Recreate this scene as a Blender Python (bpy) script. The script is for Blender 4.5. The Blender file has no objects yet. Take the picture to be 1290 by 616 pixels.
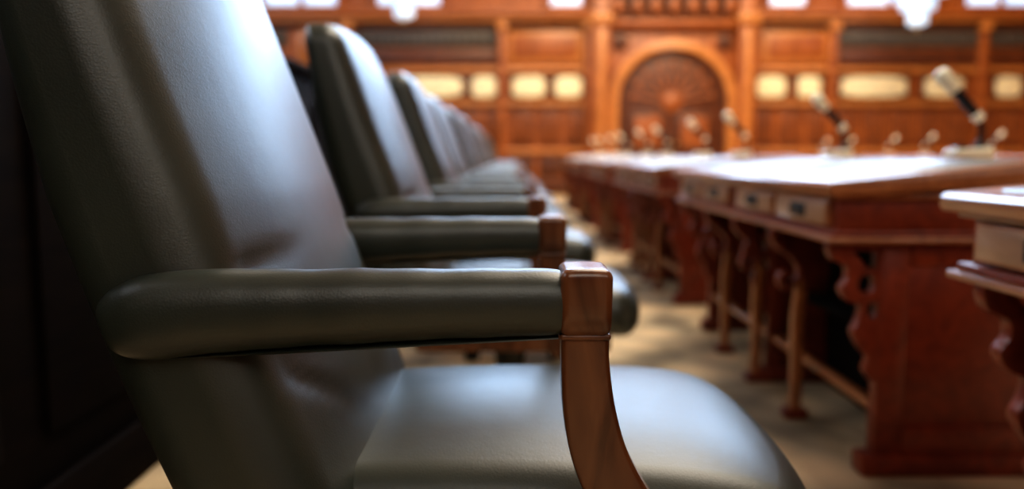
import bpy, math, random
from mathutils import Vector, Matrix, noise
random.seed(4)
sc = bpy.context.scene
COL = sc.collection
sc.view_settings.view_transform = 'Standard'
try: sc.view_settings.look = 'Medium High Contrast'
except Exception: sc.view_settings.look = 'None'

# ------------------------------------------------------------------ materials
def newmat(name):
    m = bpy.data.materials.new(name); m.use_nodes = True
    nt = m.node_tree; b = nt.nodes['Principled BSDF']
    return m, nt, b

def ramp(nt, fac, stops):
    r = nt.nodes.new('ShaderNodeValToRGB')
    e = r.color_ramp.elements
    while len(e) < len(stops): e.new(0.5)
    for i, (p, c) in enumerate(stops):
        e[i].position = p; e[i].color = (*c, 1)
    nt.links.new(fac, r.inputs[0])
    return r.outputs[0]

def coords(nt, scale=(1,1,1)):
    tc = nt.nodes.new('ShaderNodeTexCoord'); mp = nt.nodes.new('ShaderNodeMapping')
    mp.inputs['Scale'].default_value = scale
    nt.links.new(tc.outputs['Object'], mp.inputs[0])
    return mp.outputs[0]

def wood(name, dark, light, rough=0.3, coat=0.3, scale=(6,1.2,6), bump=0.05, spec=0.5):
    m, nt, b = newmat(name)
    v = coords(nt, scale)
    n = nt.nodes.new('ShaderNodeTexNoise'); n.inputs['Scale'].default_value = 3.0
    n.inputs['Detail'].default_value = 6; n.inputs['Distortion'].default_value = 1.2
    nt.links.new(v, n.inputs['Vector'])
    c = ramp(nt, n.outputs['Fac'], [(0.3, dark), (0.7, light)])
    nt.links.new(c, b.inputs['Base Color'])
    b.inputs['Roughness'].default_value = rough
    b.inputs['Specular IOR Level'].default_value = spec
    b.inputs['Coat Weight'].default_value = coat
    b.inputs['Coat Roughness'].default_value = 0.2
    bp = nt.nodes.new('ShaderNodeBump'); bp.inputs['Strength'].default_value = bump
    bp.inputs['Distance'].default_value = 0.002
    nt.links.new(n.outputs['Fac'], bp.inputs['Height']); nt.links.new(bp.outputs[0], b.inputs['Normal'])
    return m

def leather(name, c1, c2, rough=0.4, coat=0.0):
    m, nt, b = newmat(name)
    v = coords(nt)
    n = nt.nodes.new('ShaderNodeTexNoise'); n.inputs['Scale'].default_value = 5
    n.inputs['Detail'].default_value = 5
    nt.links.new(v, n.inputs['Vector'])
    nt.links.new(ramp(nt, n.outputs['Fac'], [(0.3, c1), (0.7, c2)]), b.inputs['Base Color'])
    rr = nt.nodes.new('ShaderNodeMapRange'); rr.inputs['To Min'].default_value = rough-0.04; rr.inputs['To Max'].default_value = rough+0.06
    nt.links.new(n.outputs['Fac'], rr.inputs['Value']); nt.links.new(rr.outputs[0], b.inputs['Roughness'])
    vo = nt.nodes.new('ShaderNodeTexVoronoi'); vo.inputs['Scale'].default_value = 480
    nt.links.new(v, vo.inputs['Vector'])
    n2 = nt.nodes.new('ShaderNodeTexNoise'); n2.inputs['Scale'].default_value = 14; n2.inputs['Detail'].default_value = 3
    nt.links.new(v, n2.inputs['Vector'])
    b1 = nt.nodes.new('ShaderNodeBump'); b1.inputs['Strength'].default_value = 0.2; b1.inputs['Distance'].default_value = 0.0006
    nt.links.new(vo.outputs['Distance'], b1.inputs['Height'])
    b2 = nt.nodes.new('ShaderNodeBump'); b2.inputs['Strength'].default_value = 0.18; b2.inputs['Distance'].default_value = 0.004
    nt.links.new(n2.outputs['Fac'], b2.inputs['Height']); nt.links.new(b1.outputs[0], b2.inputs['Normal'])
    nt.links.new(b2.outputs[0], b.inputs['Normal'])
    b.inputs['Specular IOR Level'].default_value = 0.75
    b.inputs['Coat Weight'].default_value = coat; b.inputs['Coat Roughness'].default_value = 0.34
    return m

def plain(name, col, rough=0.5, metal=0.0, emit=None, strength=0):
    m, nt, b = newmat(name)
    n = nt.nodes.new('ShaderNodeTexNoise'); n.inputs['Scale'].default_value = 9
    nt.links.new(coords(nt), n.inputs['Vector'])
    nt.links.new(ramp(nt, n.outputs['Fac'], [(0.3, tuple(x*0.85 for x in col)), (0.7, tuple(min(1,x*1.12) for x in col))]), b.inputs['Base Color'])
    b.inputs['Roughness'].default_value = rough; b.inputs['Metallic'].default_value = metal
    if emit:
        b.inputs['Emission Color'].default_value = (*emit, 1); b.inputs['Emission Strength'].default_value = strength
    return m

M_LEATH = leather('green_leather', (0.021,0.028,0.021), (0.034,0.042,0.032), 0.40, 0.2)
M_POST  = wood('walnut_arm_wood', (0.09,0.028,0.010), (0.22,0.082,0.032), 0.25, 0.4, (8,8,2))
M_RED   = wood('mahogany_red', (0.14,0.018,0.005), (0.24,0.036,0.009), 0.38, 0.1)
M_REDT  = wood('mahogany_top', (0.26,0.085,0.028), (0.44,0.165,0.058), 0.28, 0.4)
M_DRAW  = wood('drawer_wood_lit', (0.30,0.15,0.075), (0.48,0.27,0.15), 0.3, 0.3)  # paled mahogany: light on the drawer fronts is put into the colour
M_DARKW = wood('dark_walnut_and_shade', (0.005,0.003,0.0025), (0.010,0.006,0.004), 0.8, 0.0, spec=0.08)  # also used near-black to stand in for kneehole shade
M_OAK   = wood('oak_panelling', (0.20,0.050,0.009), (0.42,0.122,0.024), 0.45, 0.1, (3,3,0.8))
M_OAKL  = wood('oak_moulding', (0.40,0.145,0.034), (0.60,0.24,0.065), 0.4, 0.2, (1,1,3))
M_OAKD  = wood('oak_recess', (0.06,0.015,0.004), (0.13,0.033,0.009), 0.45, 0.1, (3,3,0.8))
M_FRIEZE= plain('frieze_bronze', (0.07,0.057,0.05), 0.5)
M_CREAM = plain('gilded_panel', (0.95,0.82,0.55), 0.45)
M_BLOT  = leather('blotter_leather', (0.08,0.10,0.115), (0.13,0.16,0.185), 0.30, 0.25)
M_PAPER = plain('paper', (0.9,0.86,0.78), 0.6)
M_BRASS = plain('aged_brass', (0.85,0.62,0.35), 0.28, 1.0)
M_CHAMP = plain('champagne_metal', (1.0,0.88,0.66), 0.3, 0.0)
M_BLACK = plain('black_metal', (0.03,0.033,0.036), 0.22, 0.5)
M_DARK  = plain('recess_shade', (0.012,0.01,0.008), 0.6)  # painted shade for the drawer-pull recesses
M_CEIL  = plain('ceiling_plaster', (0.5,0.38,0.26), 0.85)
M_GLASSW= plain('daylit_window_glass', (0.8,0.85,0.9), 0.3, 0, (0.44,0.68,1.0), 15.0)
M_GLASSL= plain('leaded_window_glass', (0.8,0.85,0.9), 0.3, 0, (0.40,0.66,1.0), 1.1)
M_GLASSS= plain('daylit_side_glass', (0.8,0.85,0.9), 0.3, 0, (0.8,0.88,1.0), 5.0)
M_GLASSN= plain('rear_fill_glass', (0.9,0.88,0.82), 0.3, 0, (1.0,0.93,0.80), 2.3)  # glow of the added fill panes behind the camera
M_LAMP  = plain('frosted_lamp_glass', (0.6,0.7,0.8), 0.3, 0, (0.50,0.75,1.0), 0.8)
M_CARPET, nt, b = newmat('patterned_carpet')
v = coords(nt)
vo = nt.nodes.new('ShaderNodeTexVoronoi'); vo.inputs['Scale'].default_value = 4
nt.links.new(v, vo.inputs['Vector'])
nn = nt.nodes.new('ShaderNodeTexNoise'); nn.inputs['Scale'].default_value = 160; nt.links.new(v, nn.inputs['Vector'])
nt.links.new(ramp(nt, vo.outputs['Distance'], [(0.2, (0.90,0.68,0.40)), (0.45, (0.66,0.50,0.30)), (0.8,(0.24,0.19,0.12))]), b.inputs['Base Color'])
b.inputs['Roughness'].default_value = 0.9
bp = nt.nodes.new('ShaderNodeBump'); bp.inputs['Distance'].default_value = 0.004
nt.links.new(nn.outputs['Fac'], bp.inputs['Height']); nt.links.new(bp.outputs[0], b.inputs['Normal'])

# ------------------------------------------------------------------ builder
class B:
    def __init__(s): s.v=[]; s.f=[]; s.m=[]; s.mats=[]
    def mi(s, mat):
        if mat not in s.mats: s.mats.append(mat)
        return s.mats.index(mat)
    def add(s, vs, fs, mat):
        o=len(s.v); s.v += [tuple(p) for p in vs]; k=s.mi(mat)
        for f in fs: s.f.append(tuple(i+o for i in f)); s.m.append(k)
    def rbox(s, c, h, r, mat, K=2, M=1, fn=None):
        r=min(r, min(h)*0.999)
        def samp(hh):
            a=[r*math.tan(math.pi/4*k/K) for k in range(K+1)]
            inner=hh-r
            left=[-inner-x for x in reversed(a)]
            mid=[-inner+2*inner*i/M for i in range(1,M)] if M>1 else []
            right=[inner+x for x in a]
            return left+mid+right
        S=[samp(x) for x in h]
        vs=[];fs=[];idx={}
        def vid(p):
            k=tuple(round(x,7) for x in p)
            if k not in idx:
                idx[k]=len(vs)
                inn=Vector([max(-(h[i]-r),min(h[i]-r,p[i])) for i in range(3)])
                d=Vector(p)-inn
                q=inn+d.normalized()*r if d.length>1e-9 else inn
                if fn: q=Vector(fn(q))
                vs.append((q[0]+c[0],q[1]+c[1],q[2]+c[2]))
            return idx[k]
        for ax in range(3):
            a1,a2=(ax+1)%3,(ax+2)%3
            for sg in (-1,1):
                for i in range(len(S[a1])-1):
                    for j in range(len(S[a2])-1):
                        q=[]
                        for (u,w) in ((i,j),(i+1,j),(i+1,j+1),(i,j+1)):
                            p=[0,0,0]; p[ax]=sg*h[ax]; p[a1]=S[a1][u]; p[a2]=S[a2][w]
                            q.append(vid(p))
                        if sg<0: q.reverse()
                        fs.append(q)
        s.add(vs,fs,mat)
    def box(s, x0,x1,y0,y1,z0,z1, mat, r=0.004):
        s.rbox(((x0+x1)/2,(y0+y1)/2,(z0+z1)/2),(abs(x1-x0)/2,abs(y1-y0)/2,abs(z1-z0)/2),r,mat,1,1)
    def sweep(s, pts, wh, mat, side=Vector((0,1,0)), n=16, e=2.0, cap=True):
        vs=[];fs=[]; N=len(pts); pts=[Vector(p) for p in pts]
        for i,p in enumerate(pts):
            t=(pts[min(i+1,N-1)]-pts[max(i-1,0)]).normalized()
            up=t.cross(side)
            if up.length<1e-4: up=Vector((0,0,1))
            up.normalize(); sd=up.cross(t).normalized()
            w,hh=wh[i] if isinstance(wh,list) else wh
            for k in range(n):
                a=2*math.pi*k/n; ca,sa=math.cos(a),math.sin(a)
                x=math.copysign(abs(ca)**(2/e),ca)*w; y=math.copysign(abs(sa)**(2/e),sa)*hh
                vs.append(p+sd*x+up*y)
        for i in range(N-1):
            for k in range(n):
                fs.append((i*n+k,i*n+(k+1)%n,(i+1)*n+(k+1)%n,(i+1)*n+k))
        if cap:
            fs.append(tuple(range(n))[::-1]); fs.append(tuple((N-1)*n+k for k in range(n)))
        s.add(vs,fs,mat)
    def lathe(s, c, prof, mat, n=20, axis='z'):
        vs=[];fs=[]
        for (r,z) in prof:
            for k in range(n):
                a=2*math.pi*k/n
                if axis=='z': vs.append((c[0]+r*math.cos(a),c[1]+r*math.sin(a),c[2]+z))
                elif axis=='y': vs.append((c[0]+r*math.cos(a),c[1]+z,c[2]+r*math.sin(a)))
                else: vs.append((c[0]+z,c[1]+r*math.cos(a),c[2]+r*math.sin(a)))
        for i in range(len(prof)-1):
            for k in range(n): fs.append((i*n+k,i*n+(k+1)%n,(i+1)*n+(k+1)%n,(i+1)*n+k))
        fs.append(tuple(range(n))[::-1]); fs.append(tuple((len(prof)-1)*n+k for k in range(n)))
        s.add(vs,fs,mat)
    def plate(s, loops, half, bevel, mat, M):
        cu=bpy.data.curves.new('tmp','CURVE'); cu.dimensions='2D'; cu.fill_mode='BOTH'
        for lp in loops:
            sp=cu.splines.new('POLY'); sp.points.add(len(lp)-1)
            for i,p in enumerate(lp): sp.points[i].co=(p[0],p[1],0,1)
            sp.use_cyclic_u=True
        cu.extrude=max(half-bevel,0.0001); cu.bevel_depth=bevel; cu.bevel_resolution=1; cu.offset=-bevel
        o=bpy.data.objects.new('tmp',cu); COL.objects.link(o)
        dg=bpy.context.evaluated_depsgraph_get(); dg.update()
        me=bpy.data.meshes.new_from_object(o.evaluated_get(dg))
        s.add([M(*q.co) for q in me.vertices],[tuple(p.vertices) for p in me.polygons],mat)
        bpy.data.objects.remove(o); bpy.data.curves.remove(cu); bpy.data.meshes.remove(me)
    def mesh(s, name, angle=40):
        me=bpy.data.meshes.new(name); me.from_pydata(s.v,[],s.f)
        for m in s.mats: me.materials.append(m)
        me.polygons.foreach_set('material_index', s.m)
        import bmesh
        bm=bmesh.new(); bm.from_mesh(me); bmesh.ops.remove_doubles(bm,verts=bm.verts,dist=1e-6)
        bmesh.ops.recalc_face_normals(bm,faces=bm.faces); bm.to_mesh(me); bm.free()
        me.polygons.foreach_set('use_smooth',[True]*len(me.polygons))
        me.set_sharp_from_angle(angle=math.radians(angle))
        return me
def put(name, me, loc=(0,0,0), rz=0):
    o=bpy.data.objects.new(name, me); o.location=loc; o.rotation_euler=(0,0,rz); COL.objects.link(o); return o

def cr(pts, n=8):
    P=[Vector(p) for p in pts]; out=[]
    for i in range(len(P)-1):
        p0=P[max(i-1,0)];p1=P[i];p2=P[i+1];p3=P[min(i+2,len(P)-1)]
        for k in range(n):
            t=k/n
            out.append(0.5*((2*p1)+(p2-p0)*t+(2*p0-5*p1+4*p2-p3)*t*t+(3*p1-p0-3*p2+p3)*t**3))
    out.append(P[-1]); return out

# ------------------------------------------------------------------ armchair (faces +X, origin on floor)
def build_chair():
    b=B()
    LEAN=0.34
    H=0.35; zc=0.76
    def fb(q):
        x,y,z=q
        v=z/H; u=y/0.285
        if x<0: x=x*(1.0-0.62*max(0,v))
        else: x=x*(1.0-0.22*max(0,v))
        if x>0:
            x+=0.046*(1-min(1,abs(u))**2.0)*(1-min(1,abs(v))**4)
        else:
            x-=0.012*(1-u*u)
        y=y*(1.0-0.03*v)
        z=z-0.018*max(0,v)**3*abs(u)**2.5 + 0.012*max(0,v)*(1-u*u)
        X=-0.285 - LEAN*z + x - 0.065 + 0.018*v*v
        nz=noise.noise(Vector((y*5,z*5,2.3)))*0.0035
        for sy in (-1,1):
            g=max(0,(0.235-sy*y))
            fade=min(1,max(0,(x-0.01)/0.04))*max(0,min(1,(0.262-sy*y)/0.03))
            for (z0,k,wd,am,ln) in ((-0.066,0.10,0.012,0.006,0.08),(-0.165,-0.55,0.014,0.005,0.10),(-0.145,-0.25,0.010,0.0035,0.06)):
                dz=(z-z0-k*g)/wd
                nz-=fade*am*math.exp(-dz*dz)*math.exp(-(g/ln)**2)
        return (X+nz,y,z)
    b.rbox((0,0,zc),(0.066,0.285,H),0.046,M_LEATH,6,70,fb)
    def fs(q):
        x,y,z=q
        u=x/0.275; w=y/0.245
        if z>0: z+=0.026*(1-min(1,abs(u))**3)*(1-min(1,abs(w))**2.6)
        x-= 0.045*max(0,u)*abs(w)**3
        z-=0.02*max(0,u)**4
        z+=noise.noise(Vector((x*5,y*5,9)))*0.003
        return (x,y*(0.93+0.07*u),z)
    b.rbox((0.047,0,0.426),(0.288,0.248,0.055),0.048,M_LEATH,6,20,fs)
    b.rbox((0.02,0,0.352),(0.25,0.235,0.028),0.012,M_POST,2,1,lambda q:(q[0]-0.03*max(0,q[0]/0.25)*abs(q[1]/0.235)**3,q[1],q[2]))
    for sy in (-1,1):
        Y=sy*0.283
        pts=[];wh=[]
        ctrl=[(-0.352,0.652,0.012,0.014),(-0.346,0.654,0.024,0.026),(-0.33,0.657,0.030,0.034),(-0.305,0.661,0.033,0.038),(-0.26,0.665,0.033,0.0365),(-0.18,0.668,0.0315,0.0335),
              (-0.08,0.6710,0.0300,0.031),(0.0,0.6725,0.029,0.0295),(0.035,0.673,0.0285,0.0285),(0.046,0.673,0.026,0.026)]
        for q in cr([Vector((a,z,0)) for a,z,_,_ in ctrl],8): pts.append((q[0],Y,q[1]))
        for q in cr([Vector((w,h,0)) for _,_,w,h in ctrl],8): wh.append((q[0],q[1]))
        for i in range(len(pts)):
            k=noise.noise(Vector((pts[i][0]*26,sy*3,0)))*0.0012
            wh[i]=(wh[i][0]+k,wh[i][1]+k)
        b.sweep(pts,wh,M_LEATH,n=32,e=2.3)
        b.sweep([(-0.30+0.34*k/12,Y,0.6255+0.0185*(k/12)) for k in range(13)],(0.012,0.003),M_LEATH,n=8)
        left=cr([(0.042,0.650,0),(0.0425,0.62,0),(0.0445,0.58,0),(0.051,0.54,0),(0.066,0.50,0),(0.092,0.46,0),(0.123,0.42,0),(0.138,0.37,0),(0.138,0.33,0)],5)
        right=cr([(0.083,0.650,0),(0.084,0.62,0),(0.090,0.58,0),(0.102,0.54,0),(0.124,0.50,0),(0.154,0.46,0),(0.182,0.42,0),(0.192,0.37,0),(0.190,0.33,0)],5)
        lp=[(p[0],p[1]) for p in left]+[(p[0],p[1]) for p in reversed(right)]
        b.plate([lp],0.0165,0.004,M_POST,lambda a,c,t:(a,Y+t,c))
        b.rbox((0.0625,Y,0.675),(0.0218,0.0305,0.0295),0.008,M_POST,4,6,
               lambda q:(q[0]*(1.0+0.02*q[2]/0.03),q[1]*(1.0 if q[2]>-0.012 else 1.0-0.35*min(1,(-q[2]-0.012)/0.02)),q[2]+0.001*(1-(q[0]/0.0225)**2)))
        b.rbox((0.0625,Y,0.6455),(0.0218,0.019,0.003),0.0028,M_POST,2,1)
        b.box(0.10,0.20,Y-0.018-(0.03 if sy>0 else -0.0),Y+0.018+(0.03 if sy<0 else 0.0),0.33,0.365,M_POST)
    b.lathe((0,0,0),[(0.10,0.325),(0.10,0.30),(0.045,0.285),(0.035,0.20),(0.045,0.18),(0.05,0.13),(0.06,0.10),(0.03,0.08)],M_BLACK,24)
    for k in range(5):
        a=math.radians(18+72*k); d=Vector((math.cos(a),math.sin(a),0)); sd=Vector((-d.y,d.x,0))
        pts=[d*0.03+Vector((0,0,0.125)),d*0.12+Vector((0,0,0.12)),d*0.22+Vector((0,0,0.085)),d*0.285+Vector((0,0,0.07))]
        b.sweep(cr(pts,4),(0.022,0.016),M_POST,side=sd,n=10,e=3)
        c=d*0.275
        b.lathe((c.x,c.y,0.025),[(0.008,0.045),(0.008,0.02)],M_BRASS,10)
        for o in (-0.014,0.014):
            cc=c+sd*o
            vs=[];fs=[];n=16
            for s_,r_ in ((-0.008,0.02),(-0.005,0.025),(0.005,0.025),(0.008,0.02)):
                for j in range(n):
                    t=2*math.pi*j/n
                    p=cc+sd*s_+d*math.cos(t)*r_+Vector((0,0,0.025+math.sin(t)*r_)); vs.append(p)
            for i in range(3):
                for j in range(n): fs.append((i*n+j,i*n+(j+1)%n,(i+1)*n+(j+1)%n,(i+1)*n+j))
            fs.append(tuple(range(n))); fs.append(tuple(3*n+j for j in range(n)))
            b.add(vs,fs,M_BLACK)
    return b.mesh('leather_armchair_mesh',50)

chair=build_chair()
offs=[(0,0.0,0),(-0.005,0.0,0),(0.0,0,2),(-0.02,0,-2),(0.0,0,1),(0.01,0,3),(-0.01,0,0),(0.02,0,-2),(0,0,0),(0,0,2),(0,0,0),(0,0,0)]
for k in range(12):
    dx,dz,rot=offs[k]
    put('leather_armchair',chair,(dx,0.965+1.15*k,dz),math.radians(rot))

# ------------------------------------------------------------------ double desk
def build_desk():
    b=B(); L=1.8
    XZ=lambda y:(lambda a,c,t:(a,y+t,c))
    prof=[(-0.025,0.704),(-0.03,0.712),(-0.03,0.728),(-0.022,0.736),(0.50,0.786),(0.76,0.786),(0.772,0.778),(0.772,0.762),(0.76,0.754),(0.3,0.72),(0.0,0.704)]
    b.plate([prof],L/2+0.01,0.003,M_REDT,lambda a,c,t:(a,L/2+t,c))
    sl=math.atan2(0.05,0.522)
    for y0 in (0.07,0.94):
        vs=[]
        for (x,y,h) in [(0.025,y0,0),(0.47,y0,0),(0.47,y0+0.79,0),(0.025,y0+0.79,0)]:
            z=0.736+(x+0.022)*math.tan(sl)
            vs.append((x,y,z+0.0005)); 
        for (x,y) in [(0.03,y0+.005),(0.465,y0+.005),(0.465,y0+0.785),(0.03,y0+0.785)]:
            vs.append((x,y,0.736+(x+0.022)*math.tan(sl)+0.004))
        b.add(vs,[(0,1,2,3),(4,5,6,7),(0,1,5,4),(1,2,6,5),(2,3,7,6),(3,0,4,7)],M_BLOT)
    b.box(0.74,0.765,0.02,L-0.02,0.784,0.795,M_REDT,0.005)
    b.box(0.01,0.74,0.03,L-0.03,0.61,0.715,M_RED,0.004)
    b.box(-0.022,0.765,0.005,L-0.005,0.590,0.604,M_REDT,0.006)
    b.box(-0.008,0.755,0.015,L-0.015,0.603,0.618,M_RED,0.005)
    b.box(-0.010,0.755,0.012,L-0.012,0.694,0.708,M_REDT,0.005)
    for (a,c) in ((0.06,0.44),(0.47,0.85),(0.95,1.33),(1.36,1.74)):
        b.box(-0.006,0.02,a,c,0.625,0.690,M_REDT,0.005)
        b.box(-0.009,0.02,a+0.012,c-0.012,0.631,0.684,M_DRAW,0.003)
        m=(a+c)/2
        b.box(-0.012,0.0,m-0.055,m+0.055,0.640,0.676,M_DARK,0.003)  # raised near-black plate; the recess shade is put into its colour
        b.sweep([(-0.012,m-0.035,0.662),(-0.022,m-0.03,0.655),(-0.024,m,0.65),(-0.022,m+0.03,0.655),(-0.012,m+0.035,0.662)],(0.003,0.003),M_BLACK,side=Vector((0,0,1)),n=8)
    for (yc,w,outs) in ((0.07,0.022,(-1,)),(0.90,0.018,()),(1.73,0.022,(1,))):
        b.box(0.15,0.70,yc-w*0.6,yc+w*0.6,0.04,0.592,M_RED,0.003)
        b.box(0.13,0.20,yc-w,yc+w,0.0,0.592,M_RED,0.006)
        b.box(0.66,0.73,yc-w,yc+w,0.0,0.592,M_RED,0.006)
        b.box(0.20,0.66,yc-w,yc+w,0.53,0.592,M_RED,0.005)
        b.box(0.20,0.66,yc-w,yc+w,0.04,0.13,M_RED,0.005)
        b.box(0.10,0.75,yc-w-0.012,yc+w+0.012,0.0,0.055,M_RED,0.008)
        arc=cr([(0.0,0.572,0),(0.012,0.545,0),(0.045,0.53,0),(0.05,0.50,0),(0.035,0.475,0),(0.05,0.445,0),(0.085,0.43,0),(0.082,0.395,0),(0.07,0.365,0),(0.085,0.33,0),(0.11,0.30,0),(0.105,0.27,0),(0.118,0.245,0),(0.14,0.235,0)],4)
        out=[(0.005,0.592)]+[(p[0],p[1]) for p in arc]+[(0.14,0.592)]
        def circ(cx,cz,rx,rz,n=14): return [(cx+rx*math.cos(2*math.pi*k/n),cz+rz*math.sin(2*math.pi*k/n)) for k in range(n)]
        tri1=[(0.06,0.567),(0.12,0.567),(0.12,0.525),(0.10,0.52),(0.085,0.54)]
        b.plate([out,circ(0.098,0.485,0.02,0.025),circ(0.115,0.42,0.013,0.022),tri1],w*0.75,0.003,M_RED,XZ(yc))
    for yc in (0.50,0.90,1.31):
        path=cr([(0.02,yc,0.592),(0.012,yc,0.56),(0.03,yc,0.53),(0.07,yc,0.50),(0.095,yc,0.46),(0.085,yc,0.425),(0.055,yc,0.405),(0.035,yc,0.42),(0.04,yc,0.445),(0.058,yc,0.445)],6)
        b.sweep(path,[(0.020,0.015-0.007*i/(len(path)-1)) for i in range(len(path))],M_RED,n=10,e=3)
        path=cr([(0.088,yc,0.43),(0.10,yc,0.39),(0.094,yc,0.34),(0.092,yc,0.28),(0.095,yc,0.15),(0.095,yc,0.06),(0.09,yc,0.0)],5)
        b.sweep(path,[(0.020,0.017) for _ in path],M_REDT,n=10,e=4)
        b.box(0.06,0.13,yc-0.026,yc+0.026,0.0,0.03,M_RED,0.005)
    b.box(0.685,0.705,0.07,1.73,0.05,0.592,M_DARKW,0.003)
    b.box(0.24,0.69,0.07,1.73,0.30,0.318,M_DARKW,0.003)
    b.box(0.34,0.355,0.07,1.73,0.0,0.60,M_DARKW,0.003)  # dark sheet added to stand in for the shade inside the kneehole
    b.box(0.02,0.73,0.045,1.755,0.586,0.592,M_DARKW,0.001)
    b.sweep([(0.16,0.08,0.16),(0.16,1.72,0.16)],(0.018,0.014),M_REDT,side=Vector((1,0,0)),n=12,e=3)
    for k in range(4):
        y0=0.12+k*0.41
        b.box(0.70,0.715,y0,y0+0.35,0.12,0.53,M_RED,0.006)
    return b.mesh('wooden_desk_mesh',35)
desk=build_desk()

# ------------------------------------------------------------------ microphone
def build_mic():
    b=B()
    b.rbox((0,0,0.016),(0.055,0.038,0.016),0.008,M_CHAMP,3,1,lambda q:(q[0],q[1],q[2]*(1+0.25*q[0]/0.055)))
    b.box(-0.04,-0.01,-0.02,0.02,0.03,0.037,M_BLACK,0.003)
    b.lathe((0.03,0,0.03),[(0.017,0),(0.017,0.012),(0.010,0.02),(0.008,0.03)],M_BLACK,16)
    p=cr([(0.03,0,0.055),(0.032,0,0.09),(0.022,0,0.12)],6)
    b.sweep(p,(0.008,0.008),M_BLACK,n=12)
    p=[Vector((0.022,0,0.12)).lerp(Vector((-0.075,0,0.225)),k/6) for k in range(7)]
    b.sweep(p,[(0.009,0.009),(0.015,0.015),(0.0155,0.0155),(0.0155,0.0155),(0.015,0.015),(0.014,0.014),(0.014,0.014)],M_BLACK,n=14)
    d=(Vector((-0.075,0,0.225))-Vector((0.022,0,0.12))).normalized(); q0=Vector((-0.075,0,0.225))
    b.sweep([q0-d*0.04,q0-d*0.028,q0+d*0.004,q0+d*0.02,q0+d*0.032,q0+d*0.038],[(0.0155,0.0155),(0.0185,0.0185),(0.022,0.022),(0.024,0.024),(0.018,0.018),(0.004,0.004)],M_CHAMP,n=16)
    # ring at the barrel foot
    r0=Vector((0.022,0,0.12))
    b.sweep([r0+d*0.012*-1,r0-d*0.008,r0+d*0.012,r0+d*0.016],[(0.010,0.010),(0.0165,0.0165),(0.0165,0.0165),(0.012,0.012)],M_CHAMP,n=14)
    return b.mesh('desk_microphone_mesh',50)
mic=build_mic()
def build_papers():
    b=B()
    sl=math.atan2(0.05,0.522)
    for i,(dx,dy,r,w,h) in enumerate(((0,0,0.04,0.15,0.105),(0.01,0.015,-0.08,0.15,0.105))):
        c,s_=math.cos(r),math.sin(r); vs=[]
        for zz in (0,0.003):
            for (x,y) in ((-w,-h),(w,-h),(w,h),(-w,h)):
                X=dx+x*c-y*s_; Y=dy+x*s_+y*c
                vs.append((X,Y,X*math.tan(sl)+0.0035*i+zz))
        b.add(vs,[(0,1,2,3),(4,5,6,7),(0,1,5,4),(1,2,6,5),(2,3,7,6),(3,0,4,7)],M_PAPER)
    return b.mesh('paper_stack_mesh')
paper=build_papers()

DX=0.77
for k in range(6):
    y0=-0.43+2.3*k
    put('double_writing_desk',desk,(DX,y0,0))
    for ly in (0.44,1.38):
        if k>0: put('desk_microphone',mic,(DX+0.545,y0+ly,0.7865))
        if (k>1): put('paper_stack',paper,(DX+0.24,y0+ly+0.05,0.736+0.262*0.0958+0.0045))
for k in range(6):
    put('double_writing_desk',desk,(-1.78,-0.75+2.3*k,0.17))
    for ly in (0.44,1.38): put('desk_microphone',mic,(-1.78+0.585,-0.75+2.3*k+ly,0.9565))
for k in range(5):
    put('double_writing_desk',desk,(5.6,4.2+2.3*k,0),math.pi)
    for ly in (0.44,1.38): put('desk_microphone',mic,(5.6-0.585,4.2+2.3*k-ly,0.7865),math.pi)

b=B()
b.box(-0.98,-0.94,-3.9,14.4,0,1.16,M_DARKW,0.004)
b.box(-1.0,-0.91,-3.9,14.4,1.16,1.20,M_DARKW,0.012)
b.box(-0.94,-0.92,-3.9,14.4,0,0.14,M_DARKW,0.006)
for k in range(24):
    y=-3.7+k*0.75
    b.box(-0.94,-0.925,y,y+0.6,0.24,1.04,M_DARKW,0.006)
put('wooden_partition',b.mesh('wooden_partition_mesh'))

# ------------------------------------------------------------------ room
X0,X1,Y0,Y1,ZC=-7.0,12.5,-4.0,16.0,8.6
def room(name,x0,x1,y0,y1,z0,z1,mat):
    b=B(); 
    vs=[(x,y,z) for x in (x0,x1) for y in (y0,y1) for z in (z0,z1)]
    b.add(vs,[(0,1,3,2),(4,6,7,5),(0,4,5,1),(2,3,7,6),(0,2,6,4),(1,5,7,3)],mat)
    return put(name,b.mesh(name+'_mesh'))
room('floor',X0-.2,X1+.2,Y0-.2,Y1+.2,-0.1,0,M_CARPET)
room('ceiling',X0-.2,X1+.2,Y0-.2,Y1+.2,ZC,ZC+0.1,M_CEIL)
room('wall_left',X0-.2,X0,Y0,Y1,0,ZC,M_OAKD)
room('wall_right',X1,X1+.2,Y0,Y1,0,ZC,M_OAK)
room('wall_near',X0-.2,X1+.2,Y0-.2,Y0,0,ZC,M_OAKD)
room('wall_far',X0-.2,X1+.2,Y1,Y1+.2,0,ZC,M_OAK)
room('raised_platform',X0+0.02,-0.985,Y0+0.02,Y1-0.5,0,0.168,M_CARPET)

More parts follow.
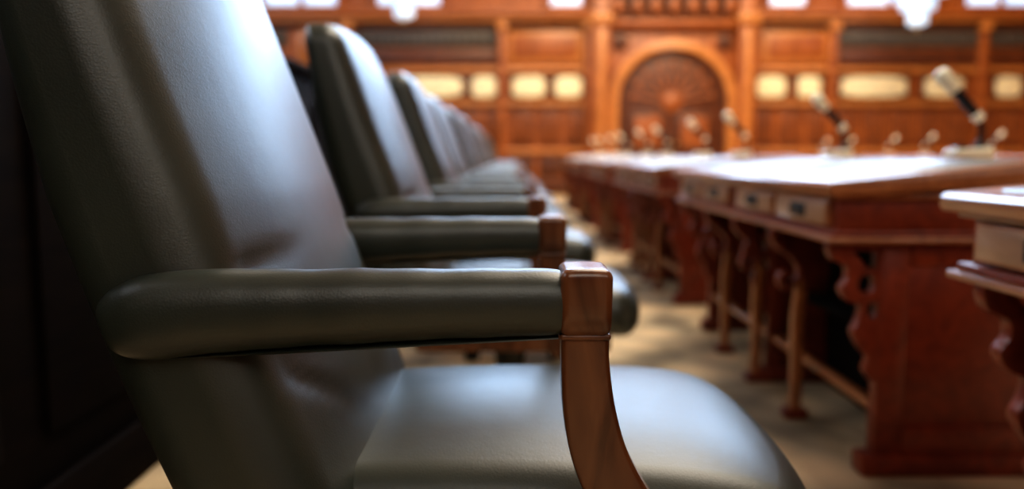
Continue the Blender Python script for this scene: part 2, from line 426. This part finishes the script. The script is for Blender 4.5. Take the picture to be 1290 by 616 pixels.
b=B()
def wb(x0,x1,z0,z1,t,mat,r=0.02): b.box(x0,x1,Y1-t,Y1+0.02,z0,z1,mat,min(r,t*0.4))
PC=3.13
segs=[(X0+0.05,1.55),(4.72,X1-0.05)]
for (a,c) in segs:
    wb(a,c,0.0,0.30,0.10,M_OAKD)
    wb(a,c,0.82,0.92,0.10,M_OAKL)
    wb(a,c,1.76,1.86,0.12,M_OAKL)
    wb(a,c,2.40,2.50,0.14,M_OAKL)
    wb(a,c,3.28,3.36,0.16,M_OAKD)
    wb(a,c,3.36,3.46,0.26,M_OAKL)
    wb(a,c,3.46,3.56,0.36,M_OAK)
    n=int((c-a)/0.52)
    for i in range(n):
        x=a+(i+0.5)*(c-a)/n; w=(c-a)/n*0.40
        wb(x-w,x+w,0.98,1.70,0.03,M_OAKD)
        for j in range(5): 
            xx=x-w+ (j+0.5)*2*w/5
            wb(xx-0.025,xx+0.025,1.02,1.66,0.055,M_OAK)
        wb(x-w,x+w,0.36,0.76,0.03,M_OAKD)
for (a,c) in ((-6.8,-4.4),(-3.1,-0.28),(6.4,10.6),(10.9,12.3)):
    wb(a,c,2.90,3.22,0.06,M_FRIEZE)
    k=int((c-a)/0.16)
    for i in range(k):
        x=a+(i+0.5)*(c-a)/k
        wb(x-0.045,x+0.045,2.97,3.15,0.09,M_FRIEZE)
for (a,c) in ((-0.1,1.4),(4.9,6.25),(-4.2,-3.3)):
    wb(a,c,2.58,3.22,0.05,M_OAKL); wb(a+0.12,c-0.12,2.68,3.12,0.08,M_OAK)
for (a,c) in ((-3.1,-0.28),(6.4,12.2)):
    wb(a,c,2.56,2.84,0.05,M_OAKD)
for (a,c) in ((-6.6,-5.4),(-5.2,-4.0),(-3.8,-2.4),(-2.2,-0.95),(-0.82,-0.28),(-0.02,0.68),(0.82,1.40),(4.78,5.42),(5.6,6.1),(6.45,7.8),(8.1,8.9),(9.5,10.05),(10.25,11.2),(11.4,12.2)):
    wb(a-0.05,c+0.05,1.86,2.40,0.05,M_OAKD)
    mx=(a+c)/2; w=(c-a)/2-0.02; h=0.20
    lp=[]
    for j in range(36):
        t=2*math.pi*j/36
        lp.append((mx+w*math.copysign(abs(math.cos(t))**0.55,math.cos(t))*(1-0.05*math.cos(8*t)),2.13+h*math.copysign(abs(math.sin(t))**0.55,math.sin(t))))
    b.plate([lp],0.02,0.006,M_CREAM,lambda p,q,t:(p,Y1-0.07+t,q))
for x in (-6.9,-3.2,-0.2,1.5,4.72,6.28,9.2,12.35):
    wb(x-0.07,x+0.07,0.0,3.46,0.20,M_OAK); wb(x-0.11,x+0.11,3.2,3.36,0.24,M_OAKL); wb(x-0.11,x+0.11,0,0.25,0.24,M_OAKD)
put('trim_1',b.mesh('wall_far_panelling'))

b=B()
for x in (1.72,4.54):
    b.box(x-0.17,x+0.17,Y1-0.40,Y1,0,3.95,M_OAK,0.03)
    b.box(x-0.07,x+0.07,Y1-0.43,Y1,0.5,3.2,M_OAKL,0.02)
    b.box(x-0.22,x+0.22,Y1-0.48,Y1,3.3,3.48,M_OAKL,0.03)
    b.box(x-0.22,x+0.22,Y1-0.48,Y1,0,0.3,M_OAKD,0.03)
b.box(1.5,4.76,Y1-0.5,Y1,3.95,4.12,M_OAKL,0.03)
b.box(1.56,4.70,Y1-0.42,Y1,4.12,4.45,M_OAK,0.03)
b.box(1.85,4.41,Y1-0.30,Y1,3.25,3.40,M_OAK,0.03)
for i in range(7):
    x=2.05+i*0.36; b.box(x-0.13,x+0.13,Y1-0.26,Y1,3.48,3.85,M_OAKD,0.02); b.box(x-0.08,x+0.08,Y1-0.29,Y1,3.54,3.79,M_OAK,0.02)
zc=1.82
def arch(r0,r1,y0,y1,mat,sc_z=0.95,n=28):
    loop=[(PC+r1*math.cos(math.pi*k/n),zc+sc_z*r1*math.sin(math.pi*k/n)) for k in range(n+1)]+[(PC-r1,0),(PC-r0,0)]+\
         [(PC-r0*math.cos(math.pi*k/n),zc+sc_z*r0*math.sin(math.pi*k/n)) for k in range(n+1)]+[(PC+r0,0),(PC+r1,0)]
    b.plate([loop],(y1-y0)/2,0.01,mat,lambda a,c,t:(a,(y0+y1)/2+t,c))
b.box(1.86,4.40,Y1-0.10,Y1,0.0,3.25,M_OAK,0.01)
arch(1.06,1.24,Y1-0.34,Y1-0.06,M_OAKL)
arch(0.94,1.06,Y1-0.24,Y1-0.06,M_OAKD)
for sx in (-1,1):
    b.lathe((PC+sx*1.02,Y1-0.1,2.98),[(0.16,0.0),(0.16,-0.05),(0.10,-0.06),(0.08,-0.10),(0.02,-0.11)],M_OAKD,20,'y')
put('trim_2',b.mesh('door_portal'))
b=B()
n=28
leaf=[(PC+0.95*math.cos(math.pi*k/n),zc+0.9*math.sin(math.pi*k/n)) for k in range(n+1)]+[(PC-0.95,0),(PC+0.95,0)]
b.plate([leaf],0.04,0.005,M_OAKD,lambda a,c,t:(a,Y1-0.14+t,c))
for sx in (-1,1):
    for (z0,z1) in ((0.2,0.75),(0.85,1.65)):
        xs=sorted((PC+sx*0.10,PC+sx*0.82))
        b.box(xs[0],xs[1],Y1-0.20,Y1-0.15,z0,z1,M_OAKD,0.015); b.box(xs[0]+.1,xs[1]-.1,Y1-0.225,Y1-0.16,z0+.1,z1-.1,M_OAK,0.02)
    b.lathe((PC+sx*0.06,Y1-0.2,1.0),[(0.02,0.0),(0.02,-0.04),(0.045,-0.06),(0.03,-0.09)],M_BRASS,14,'y')
for k in range(9):
    a=math.pi*(k+0.5)/9
    p0=Vector((PC+0.2*math.cos(a),Y1-0.19,zc+0.2*math.sin(a))); p1=Vector((PC+0.78*math.cos(a),Y1-0.19,zc+0.74*math.sin(a)))
    b.sweep([p0,p1],(0.022,0.022),M_OAK,n=8)
    b.lathe((p1.x,Y1-0.18,p1.z),[(0.06,0.0),(0.06,-0.03),(0.03,-0.05)],M_OAK,14,'y')
b.lathe((PC,Y1-0.18,zc),[(0.2,0.0),(0.2,-0.04),(0.1,-0.06),(0.05,-0.09)],M_OAK,20,'y')
put('door_1',b.mesh('arched_double_door'))

WN=[0]
def window(x0,x1,z0,z1,tr=True,mat=None):
    WN[0]+=1
    b=B(); y=Y1-0.06
    b.box(x0,x1,y,y+0.03,z0,z1,mat or M_GLASSW,0.002)
    f=0.10
    for (a,c,d,e) in ((x0-f,x1+f,z0-f,z0),(x0-f,x1+f,z1,z1+f),(x0-f,x0,z0,z1),(x1,x1+f,z0,z1)): b.box(a,c,y-0.12,Y1,d,e,M_OAK,0.02)
    n=max(1,int(round((x1-x0)/0.9)))
    for k in range(1,n):
        x=x0+(x1-x0)*k/n; b.box(x-0.05,x+0.05,y-0.07,y,z0,z1,M_OAK,0.01)
    if tr:
        for z in (z0+(z1-z0)*0.4,z0+(z1-z0)*0.72): b.box(x0,x1,y-0.06,y,z-0.04,z+0.04,M_OAK,0.01)
    put('window_%d'%WN[0],b.mesh('window_%d_mesh'%WN[0]))
for (a,c) in ((-6.5,-5.2),(-4.8,-3.4),(-2.6,-1.4),(0.75,1.35),(5.0,5.7),(6.5,8.2),(8.8,10.2),(10.9,12.0)):
    window(a,c,3.68,4.15,False,M_GLASSL)
for (a,c) in ((-1.6,1.35),(1.9,4.4),(5.0,8.2)):
    window(a,c,4.6,8.1)
def swindow(yc,w,z0,z1):
    WN[0]+=1
    b=B(); x=X0+0.03
    b.box(x,x+0.03,yc-w,yc+w,z0,z1,M_GLASSS,0.002)
    for (a,c,d,e) in ((yc-w-.12,yc+w+.12,z0-.12,z0),(yc-w-.12,yc+w+.12,z1,z1+.12),(yc-w-.12,yc-w,z0,z1),(yc+w,yc+w+.12,z0,z1),(yc-0.05,yc+0.05,z0,z1)): b.box(X0,X0+0.15,a,c,d,e,M_OAK,0.02)
    put('window_%d'%WN[0],b.mesh('window_%d_mesh'%WN[0]))
for yc in (0.5,4.5,8.5,12.5): swindow(yc,1.2,3.8,7.6)
for (a,c) in ((-1.5,1.5),(2.5,5.5)):  # unseen glowing panes behind the camera, added as fill for near faces
    WN[0]+=1
    b=B(); y=Y0+0.03
    b.box(a,c,y,y+0.03,3.2,7.2,M_GLASSN,0.002)
    for (x0,x1,z0,z1) in ((a-.12,c+.12,3.08,3.2),(a-.12,c+.12,7.2,7.32),(a-.12,a,3.2,7.2),(c,c+.12,3.2,7.2),((a+c)/2-.05,(a+c)/2+.05,3.2,7.2),(a,c,5.1,5.2)): b.box(x0,x1,Y0,Y0+0.14,z0,z1,M_OAK,0.02)
    put('window_%d'%WN[0],b.mesh('window_%d_mesh'%WN[0]))

def lantern(x,y,z):
    b=B()
    prof=[(0.09,0.0),(0.17,0.03),(0.17,0.24),(0.29,0.26),(0.29,0.50),(0.52,0.52),(0.52,0.85),(0.46,0.9)]
    b.lathe((0,0,0),prof,M_LAMP,8)
    for (r,zz) in ((0.18,0.245),(0.30,0.505),(0.53,0.86)):
        b.lathe((0,0,zz),[(r,0),(r+0.015,0.01),(r,0.025)],M_BRASS,8)
    b.lathe((0,0,-0.08),[(0.01,0),(0.035,0.03),(0.03,0.08)],M_BRASS,12)
    b.lathe((0,0,0.9),[(0.48,0),(0.18,0.2),(0.03,0.3),(0.012,0.35),(0.012,ZC-z-0.9)],M_BRASS,12)
    put('pendant_lantern',b.mesh('pendant_lantern_mesh'),(x,y,z))
lantern(-1.85,14.0,3.12); lantern(6.95,14.0,3.0)

b=B()
for k in range(6): b.box(X0,X1,-2.5+3.4*k,-2.1+3.4*k,ZC-0.35,ZC,M_OAKD,0.03)
put('trim_3',b.mesh('ceiling_beams'))

# ------------------------------------------------------------------ lights
def area(name,loc,rot,sx,sy,e,col):
    l=bpy.data.lights.new(name,'AREA'); l.shape='RECTANGLE'; l.size=sx; l.size_y=sy; l.energy=e; l.color=col
    o=bpy.data.objects.new(name,l); o.location=loc; o.rotation_euler=rot; COL.objects.link(o); return o
area('warm_wall_fill_light',(3.5,11.0,6.5),(math.radians(35),0,0),8,2,500,(1.0,0.72,0.42))  # area light added to warm the far wall; no chandelier hangs here
area('overhead_fill_light',(2.5,6.5,8.1),(0,0,0),4,9,800,(1.0,0.88,0.72))  # overhead fill added for seats and desk tops; the ceiling has no skylight
w=bpy.data.worlds.new('World'); sc.world=w; w.use_nodes=True
w.node_tree.nodes['Background'].inputs[0].default_value=(0.5,0.45,0.4,1); w.node_tree.nodes['Background'].inputs[1].default_value=0.3

# ------------------------------------------------------------------ camera
cd=bpy.data.cameras.new('Camera'); cam=bpy.data.objects.new('Camera',cd); COL.objects.link(cam)
cd.sensor_width=36; cd.lens=28; cd.clip_start=0.02
cam.location=(0,0,0.8); cam.rotation_euler=(math.radians(90-6.43),0,0)
cd.dof.use_dof=True; cd.dof.focus_distance=0.71; cd.dof.aperture_fstop=2.2
sc.camera=cam
